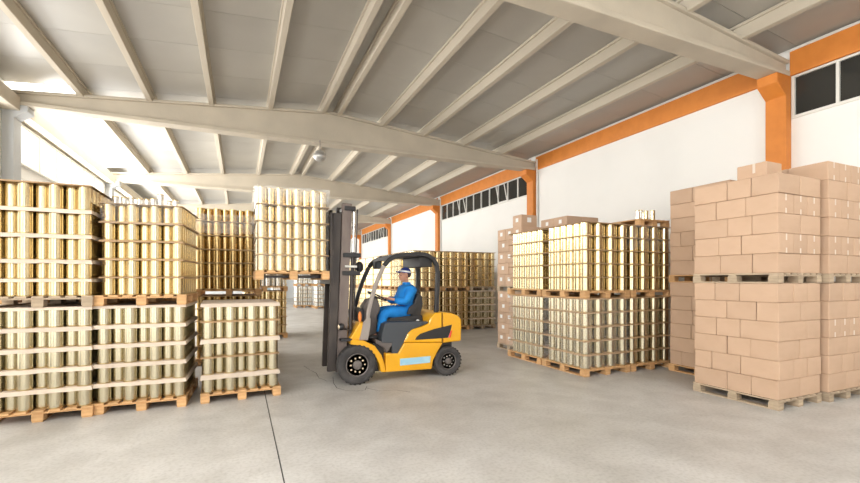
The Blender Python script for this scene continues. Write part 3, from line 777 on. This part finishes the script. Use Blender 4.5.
# front cowl, dashboard, side plates
part('front_cowl', MB().prism(P(z7, [(198, 208), (204, 190), (250, 112), (264, 106), (268, 140), (246, 200)], YN + .05), YN + .05, YF_ - .05), 'yellow', fk, bevel=.012)
for a, b in ((YN + .03, YN + .06), (YF_ - .06, YF_ - .03)):
    part('side_plate', MB().prism(P(z7, [(246, 200), (266, 110), (286, 86), (302, 90), (300, 140), (288, 200)], YN + .04), a, b), 'grey_metal', fk, bevel=.006)
part('dashboard', MB().prism(P(z6, [(268, 330), (290, 296), (320, 288), (345, 300), (356, 345), (338, 385), (345, 470), (320, 490), (268, 480), (258, 400)], YC - .15), YC - .11, YC + .11), 'dash', fk, bevel=.03, bseg=2)
part('dash_cover', MB().prism(P(z6, [(244, 360), (262, 338), (275, 345), (272, 420), (250, 425)], YN + .1), YN + .15, YF_ - .15), 'black', fk, bevel=.02)
amb = part('turn_signal', MB().ball((*[ray(360.2, 317, YN)[0]], YN + .02, ray(360, 317, YN)[1]), (.03, .04, .085), 12, 8), 'amber', fk, smooth=True)
part('lamp_stalk', MB().tube([(ray(338, 327, 6.7)[0], 6.72, ray(338, 327, 6.7)[1]), (ray(352, 330, 6.7)[0], 6.80, ray(352, 331, 6.7)[1])], .016, 8), 'black', fk, smooth=True)
hx, hz = ray(341, 327, 6.68)
hl = part('head_lamp', MB().lathe([(.02, .06), (.05, .04), (.058, .0), (.05, -.03), (.015, -.05)], 16, (hx, 6.70, hz), axis='x'), 'black', fk, smooth=True)
part('lens', MB().ball((hx - .03, 6.69, hz), (.02, .04, .04), 12, 8), 'brass', fk, smooth=True, parent=hl)
part('step_bracket', MB().box(*[ray(341, 340, 6.7)[0], ray(352, 340, 6.7)[0]], 6.70, 6.85, ray(345, 341.5, 6.7)[1], ray(345, 339, 6.7)[1]), 'black', fk)
# overhead guard
def gpath(Y):
    return [(lambda q: (q[0], Y, q[1]))(z6(a, b, YN + .07)) for a, b in [(283, 420), (290, 360), (304, 300), (325, 230), (348, 172), (368, 128), (395, 96), (430, 79), (480, 73), (545, 70), (585, 77), (612, 95), (630, 125), (636, 160), (634, 240), (628, 360)]]
pn, pf = gpath(YN + .07), gpath(YF_ - .07)
gd = part('overhead_guard', MB().tube(pn[5:], .040, 4, sq=True), 'black', fk, bevel=.012)
part('guard_pillar', MB().tube(pn[:6], .034, 4, sq=True), 'grey_metal', fk, bevel=.01)  # grey puts the near pillar's highlight into the colour; far pillar stays black
part('overhead_guard', MB().tube(pf[5:], .040, 4, sq=True), 'black', fk, bevel=.012)
part('guard_pillar', MB().tube(pf[:6], .036, 4, sq=True), 'black', fk, bevel=.01)
part('guard_hoop', MB().tube([pn[6], (pn[6][0] - .01, YC, pn[6][2] + .02), pf[6]], .035, 4, sq=True), 'black', fk, bevel=.008)
part('guard_hoop', MB().tube([pn[11], (pn[11][0] + .01, YC, pn[11][2] + .02), pf[11]], .035, 4, sq=True), 'black', fk, bevel=.008)
gt0, gt1, gtz = pn[7][0], pn[10][0], pn[8][2]
slat = MB()
for k in range(7):
    x = gt0 + (gt1 - gt0) * (k + .5) / 7
    part('roof_bar', MB().box(x - .035, x + .035, YN + .09, YF_ - .09, gtz - .03, gtz + .012), 'black', fk, bevel=.006)
part('rear_shade', MB().box(pn[9][0] + .02, pn[11][0], YN + .10, YF_ - .10, gtz - .2, gtz - .03), 'black', fk, bevel=.01)
# work lights on the far pillar
wx, wz = ray(359.5, 267, YF_ - .05)
part('work_light', MB().ball((wx, YF_ - .05, wz), (.075, .05, .10), 14, 10), 'black', fk, smooth=True)
wx, wz = ray(377, 264, YF_ - .2)
part('work_light', MB().box(wx - .06, wx + .06, YF_ - .3, YF_ - .12, wz - .09, wz + .09), 'charcoal', fk, bevel=.02)
# mast: outer uprights, inner uprights, carriage, forks, lift cylinders; leans back a little
TL = math.tan(R(2.0))
def mx(x, z): return x + (z - .25) * TL
def upright(x0, x1, z0, z1, y0, y1):
    return MB().prism([(mx(x0, z0), z0), (mx(x1, z0), z0), (mx(x1, z1), z1), (mx(x0, z1), z1)], y0, y1)
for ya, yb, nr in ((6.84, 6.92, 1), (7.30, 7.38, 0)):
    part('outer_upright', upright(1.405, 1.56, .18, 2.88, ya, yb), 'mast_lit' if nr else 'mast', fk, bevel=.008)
    part('inner_upright', upright(1.26, 1.40, .20, 2.72, ya + .01, yb - .01), 'mast', fk, bevel=.008)
    part('lift_cylinder', MB().tube([(mx(1.61, .3), (ya + yb) / 2, .3), (mx(1.61, 2.1), (ya + yb) / 2, 2.1)], .035, 12), 'mast', fk, smooth=True)
    part('piston_rod', MB().tube([(mx(1.61, 2.1), (ya + yb) / 2, 2.1), (mx(1.61, 2.75), (ya + yb) / 2, 2.75)], .022, 12), 'steel', fk, smooth=True)
    part('lift_chain', MB().tube([(mx(1.66, 1.0), (ya + yb) / 2, 1.0), (mx(1.66, 2.8), (ya + yb) / 2, 2.8)], .014, 6), 'mast', fk)
for z in (.45, 1.76, 2.05, 2.80):
    part('mast_cross_member', MB().box(mx(1.44, z), mx(1.62 if z > 2.5 else 1.73, z), 6.82, 7.40, z - .035, z + .035), 'black', fk, bevel=.006)
hzx, hzz = ray(345, 266.5, 6.82)
part('hose_bracket', MB().tube([(hzx, 6.815, hzz), (hzx + .19, 6.815, hzz)], .018, 8), 'frame_white', fk, smooth=True)
cz = LZ
for z in (cz - .02, cz + .42):
    part('carriage_bar', MB().box(1.275, 1.325, 6.70, 7.66, z - .05, z + .05), 'mast', fk, bevel=.006)
part('backrest', MB().box(1.275, 1.315, 6.72, 6.76, cz, cz + 1.08).box(1.275, 1.315, 7.60, 7.64, cz, cz + 1.08).box(1.275, 1.315, 6.72, 7.64, cz + 1.04, cz + 1.08).box(1.28, 1.31, 6.95, 6.98, cz + .4, cz + 1.05).box(1.28, 1.31, 7.17, 7.20, cz + .4, cz + 1.05).box(1.28, 1.31, 7.38, 7.41, cz + .4, cz + 1.05), 'mast', fk, bevel=.004)
for yy in (6.90, 7.34):
    part('fork', MB().prism([(.22, cz + .045), (.24, cz + .03), (1.27, cz + .022), (1.27, cz + .5), (1.245, cz + .5), (1.243, cz + .075), (.24, cz + .06)], yy, yy + .12), 'mast', fk)
# seat
part('seat_cushion', MB().prism(P(z6, [(385, 405), (395, 385), (470, 378), (555, 372), (560, 400), (540, 412), (400, 418)], YC - .2), YC - .24, YC + .24), 'vinyl', fk, bevel=.03, bseg=3)
part('seat_back', MB().prism(P(z6, [(500, 380), (515, 310), (535, 262), (558, 280), (560, 320), (545, 385), (520, 395)], YC - .2), YC - .23, YC + .23), 'vinyl', fk, bevel=.03, bseg=3)
part('arm_rest', MB().prism(P(z6, [(478, 370), (490, 335), (520, 310), (530, 330), (505, 370)], YC - .24), YC - .29, YC - .245), 'vinyl', fk, bevel=.012, bseg=2)
bx_, bz_ = ray(418, 321, 6.85)
part('seat_knob', MB().ball((bx_, 6.86, bz_), (.03, .03, .03), 12, 8), 'paper', fk, smooth=True)
# steering column and wheel
SW = Vector((2.165, YC - .02, 1.37)); nrm = Vector((.45, 0, .893)).normalized(); u_ = Vector((.893, 0, -.45)).normalized(); v_ = Vector((0, 1, 0))
ring = [SW + (u_ * math.cos(a) + v_ * math.sin(a)) * .175 for a in [2 * math.pi * k / 28 for k in range(29)]]
stw = part('steering_wheel', MB().tube(ring, .014, 8), 'black', fk, smooth=True)
part('spoke', MB().tube([ring[0], SW - nrm * .03, ring[14]], .011, 6).tube([ring[7], SW - nrm * .03, ring[21]], .011, 6), 'black', fk, parent=stw)
part('steering_column', MB().tube([SW - nrm * .03, SW - nrm * .45], .035, 10), 'black', fk, smooth=True)

# ------------------------------------------------------------------ driver
def skin_mesh(name, nodes, edges, sub=2):
    names = list(nodes); idx = {n: i for i, n in enumerate(names)}
    me = bpy.data.meshes.new(name); me.from_pydata([nodes[n][0] for n in names], [(idx[a], idx[b]) for a, b in edges], [])
    o = bpy.data.objects.new(name, me); COL.objects.link(o)
    m = o.modifiers.new('skin', 'SKIN'); m.use_smooth_shade = True
    for i, n in enumerate(names):
        r = nodes[n][1]; sv = me.skin_vertices[0].data[i]
        sv.radius = r if isinstance(r, tuple) else (r, r)
        sv.use_root = (n == names[0])
    s = o.modifiers.new('sub', 'SUBSURF'); s.levels = sub; s.render_levels = sub
    dg = bpy.context.evaluated_depsgraph_get(); dg.update()
    out = bpy.data.meshes.new_from_object(o.evaluated_get(dg))
    bpy.data.objects.remove(o)
    vs = [tuple(v.co) for v in out.vertices]; fs = [tuple(p.vertices) for p in out.polygons]
    bpy.data.meshes.remove(out)
    return vs, fs
YD = YC - .02
def skeleton(g):               # g: extra radius of cloth
    n = {'pelvis': ((2.70, YD, 1.08), (.16 + g, .165 + g)), 'waist': ((2.695, YD, 1.23), (.165 + g, .165 + g)), 'chest': ((2.705, YD, 1.40), (.145 + g, .175 + g)),
         'yoke': ((2.72, YD, 1.515), (.085 + g, .11 + g)), 'neck': ((2.71, YD, 1.575), .05 + g * .6)}
    e = [('pelvis', 'waist'), ('waist', 'chest'), ('chest', 'yoke'), ('yoke', 'neck')]
    for s, t in (('n', -1), ('f', 1)):
        n['sh' + s] = ((2.77, YD + t * .195, 1.48), .072 + g); n['ua' + s] = ((2.72, YD + t * .24, 1.37), .060 + g)
        n['el' + s] = ((2.65, YD + t * .25, 1.265), .054 + g); n['fa' + s] = ((2.53, YD + t * .215, 1.29), .048 + g)
        n['wr' + s] = ((2.415, YD + t * .165, 1.325), .029 + g)
        n['hi' + s] = ((2.69, YD + t * .10, 1.085), .10 + g); n['th' + s] = ((2.50, YD + t * .15, 1.10), .092 + g)
        n['kn' + s] = ((2.275, YD + t * .175, 1.09), .072 + g); n['ca' + s] = ((2.235, YD + t * .175, .93), .055 + g); n['an' + s] = ((2.185, YD + t * .175, .75), .038 + g)
        for q in ('sh', 'ua', 'el', 'fa', 'wr', 'hi', 'th', 'kn', 'ca', 'an'):
            p = n[q + s][0]; dx = {'sh': -.05, 'ua': -.06, 'el': -.06, 'fa': -.05, 'wr': -.04}.get(q, -.045)
            n[q + s] = ((p[0] + dx, p[1] + (t * .02 if q in ('kn', 'ca', 'an') else 0), p[2]), n[q + s][1])
        e += [('yoke', 'sh' + s), ('sh' + s, 'ua' + s), ('ua' + s, 'el' + s), ('el' + s, 'fa' + s), ('fa' + s, 'wr' + s), ('pelvis', 'hi' + s), ('hi' + s, 'th' + s), ('th' + s, 'kn' + s), ('kn' + s, 'ca' + s), ('ca' + s, 'an' + s)]
    return n, e
HD = Vector((2.675, YD, 1.738)); HT = Matrix.Rotation(R(4), 3, 'Y')
n, e = skeleton(-0.02)
n['neck2'] = ((2.70, YD, 1.645), .05); n['headbase'] = ((2.685, YD, 1.70), .06); e += [('neck', 'neck2'), ('neck2', 'headbase')]
for s, t in (('n', -1), ('f', 1)):
    n['wr' + s] = (n['wr' + s][0], .027)
    n['to' + s] = ((2.025, YD + t * .195, .70), .035); e.append(('an' + s, 'to' + s))
    n['pm' + s] = ((2.295, YD + t * .145, 1.338), (.024, .042)); e.append(('wr' + s, 'pm' + s))
bv, bf = skin_mesh('body_tmp', n, e)
body = MB().add(bv, bf)
# head: cranium, face, jaw, nose, brow, lips, ears
body.ball(HD + Vector((.012, 0, .03)), (.098, .077, .095), 20, 14)
body.ball(HD + Vector((-.028, 0, -.035)), (.070, .062, .085), 18, 12)
body.ball(HD + Vector((-.055, 0, -.085)), (.036, .038, .030), 14, 10)
body.ball(HD + Vector((-.103, 0, -.022)), (.020, .014, .024), 12, 8, tilt=Matrix.Rotation(R(-25), 3, 'Y'))
body.ball(HD + Vector((-.090, 0, .012)), (.014, .045, .012), 12, 8)
body.ball(HD + Vector((-.088, 0, -.060)), (.012, .024, .010), 12, 8)
for t in (-1, 1):
    body.ball(HD + Vector((.012, t * .076, -.012)), (.020, .010, .032), 12, 8)
    # hand: four curled fingers round the rim and a thumb
    hb = Vector((2.295, YD + t * .145, 1.338))
    for q in range(4):
        oy = t * (-.030 + .019 * q); ln = (.9, 1.0, .97, .8)[q]
        p0 = hb + Vector((-.012, oy, .004)); p1 = p0 + Vector((-.038 * ln, -t * .004, .010)); p2 = p1 + Vector((-.022 * ln, -t * .003, -.018)); p3 = p2 + Vector((.004, 0, -.024 * ln))
        body.tube([p0, p1, p2, p3], [.0105, .0095, .0085, .0065], 8)
    q0 = hb + Vector((.010, -t * .026, .0)); body.tube([q0, q0 + Vector((-.022, -t * .022, -.012)), q0 + Vector((-.042, -t * .022, -.022))], [.013, .011, .008], 8)
pb = link('person', body.mesh('person', 'skin'), (0, 0, 0))
rm = pb.modifiers.new('remesh', 'REMESH'); rm.mode = 'VOXEL'; rm.voxel_size = .006; rm.use_smooth_shade = True
sm = pb.modifiers.new('smooth', 'SMOOTH'); sm.factor = .5; sm.iterations = 3
tag(pb, 'driver in bright blue coverall and blue cap seated at the forklift wheel', 'person')
n, e = skeleton(0.022)
for s in 'nf':
    p = n['wr' + s]; n['wr' + s] = ((p[0][0] + .035, p[0][1], p[0][2] - .008), .042)
cv, cf = skin_mesh('cloth_tmp', n, e)
link('coverall', MB().add(cv, cf).mesh('coverall', 'blue', smooth=True), parent=pb)
col_ = link('collar', MB().lathe([(.066, 1.575), (.078, 1.57), (.074, 1.61), (.066, 1.612)], 20, (2.708, YD, 0)).mesh('collar', 'blue', smooth=True), parent=pb)
for s, t in (('n', -1), ('f', 1)):
    sh = MB().ball((2.07, YD + t * .195, .692), (.135, .048, .045), 16, 10).ball((2.14, YD + t * .195, .72), (.06, .047, .065), 14, 10)
    link('shoe', sh.mesh('shoe', 'vinyl', smooth=True), parent=pb)
capT = Matrix.Rotation(R(8), 3, 'Y')
cp = link('cap', MB().ball(HD + Vector((.012, 0, .038)), (.107, .086, .102), 24, 12, zlo=.0, tilt=capT).mesh('cap', 'cap', smooth=True), parent=pb)
br = MB()
vs = []
for k in range(13):
    a = R(-75 + 150 * k / 12)
    for rad, dz in ((.095, .0), (.165, -.006)):
        p = Vector((-math.cos(a) * rad, math.sin(a) * rad * .85, -abs(math.sin(a)) * .012 + dz + .006))
        p = capT @ p
        vs.append(p + HD + Vector((.004, 0, .045))); vs.append(p + HD + Vector((.004, 0, .040)))
fs = []
for k in range(12):
    a, b = 4 * k, 4 * (k + 1)
    fs += [(a, a + 2, b + 2, b), (a + 1, b + 1, b + 3, a + 3), (a + 2, a + 3, b + 3, b + 2), (a, b, b + 1, a + 1)]
link('cap_brim', br.add(vs, fs).mesh('cap_brim', 'cap', smooth=True), parent=cp)
st_ = MB().ball(HD + Vector((.012, 0, .038)), (.1085, .0875, .1035), 24, 4, zlo=.08, zhi=.36, tilt=capT)
st_.f = st_.f[:-2]; st_.m = st_.m[:-2]
link('cap_stripe', st_.mesh('cap_stripe', 'paper', smooth=True), parent=cp)
link('hair', MB().ball(HD + Vector((.026, 0, .012)), (.088, .079, .075), 18, 10, zlo=-.7, zhi=.4).mesh('hair', 'hair', smooth=True), parent=pb)
for t in (-1, 1):
    link('eye', MB().ball(HD + Vector((-.084, t * .032, -.004)), .010, 10, 6).mesh('eye', 'eye', smooth=True), parent=pb)
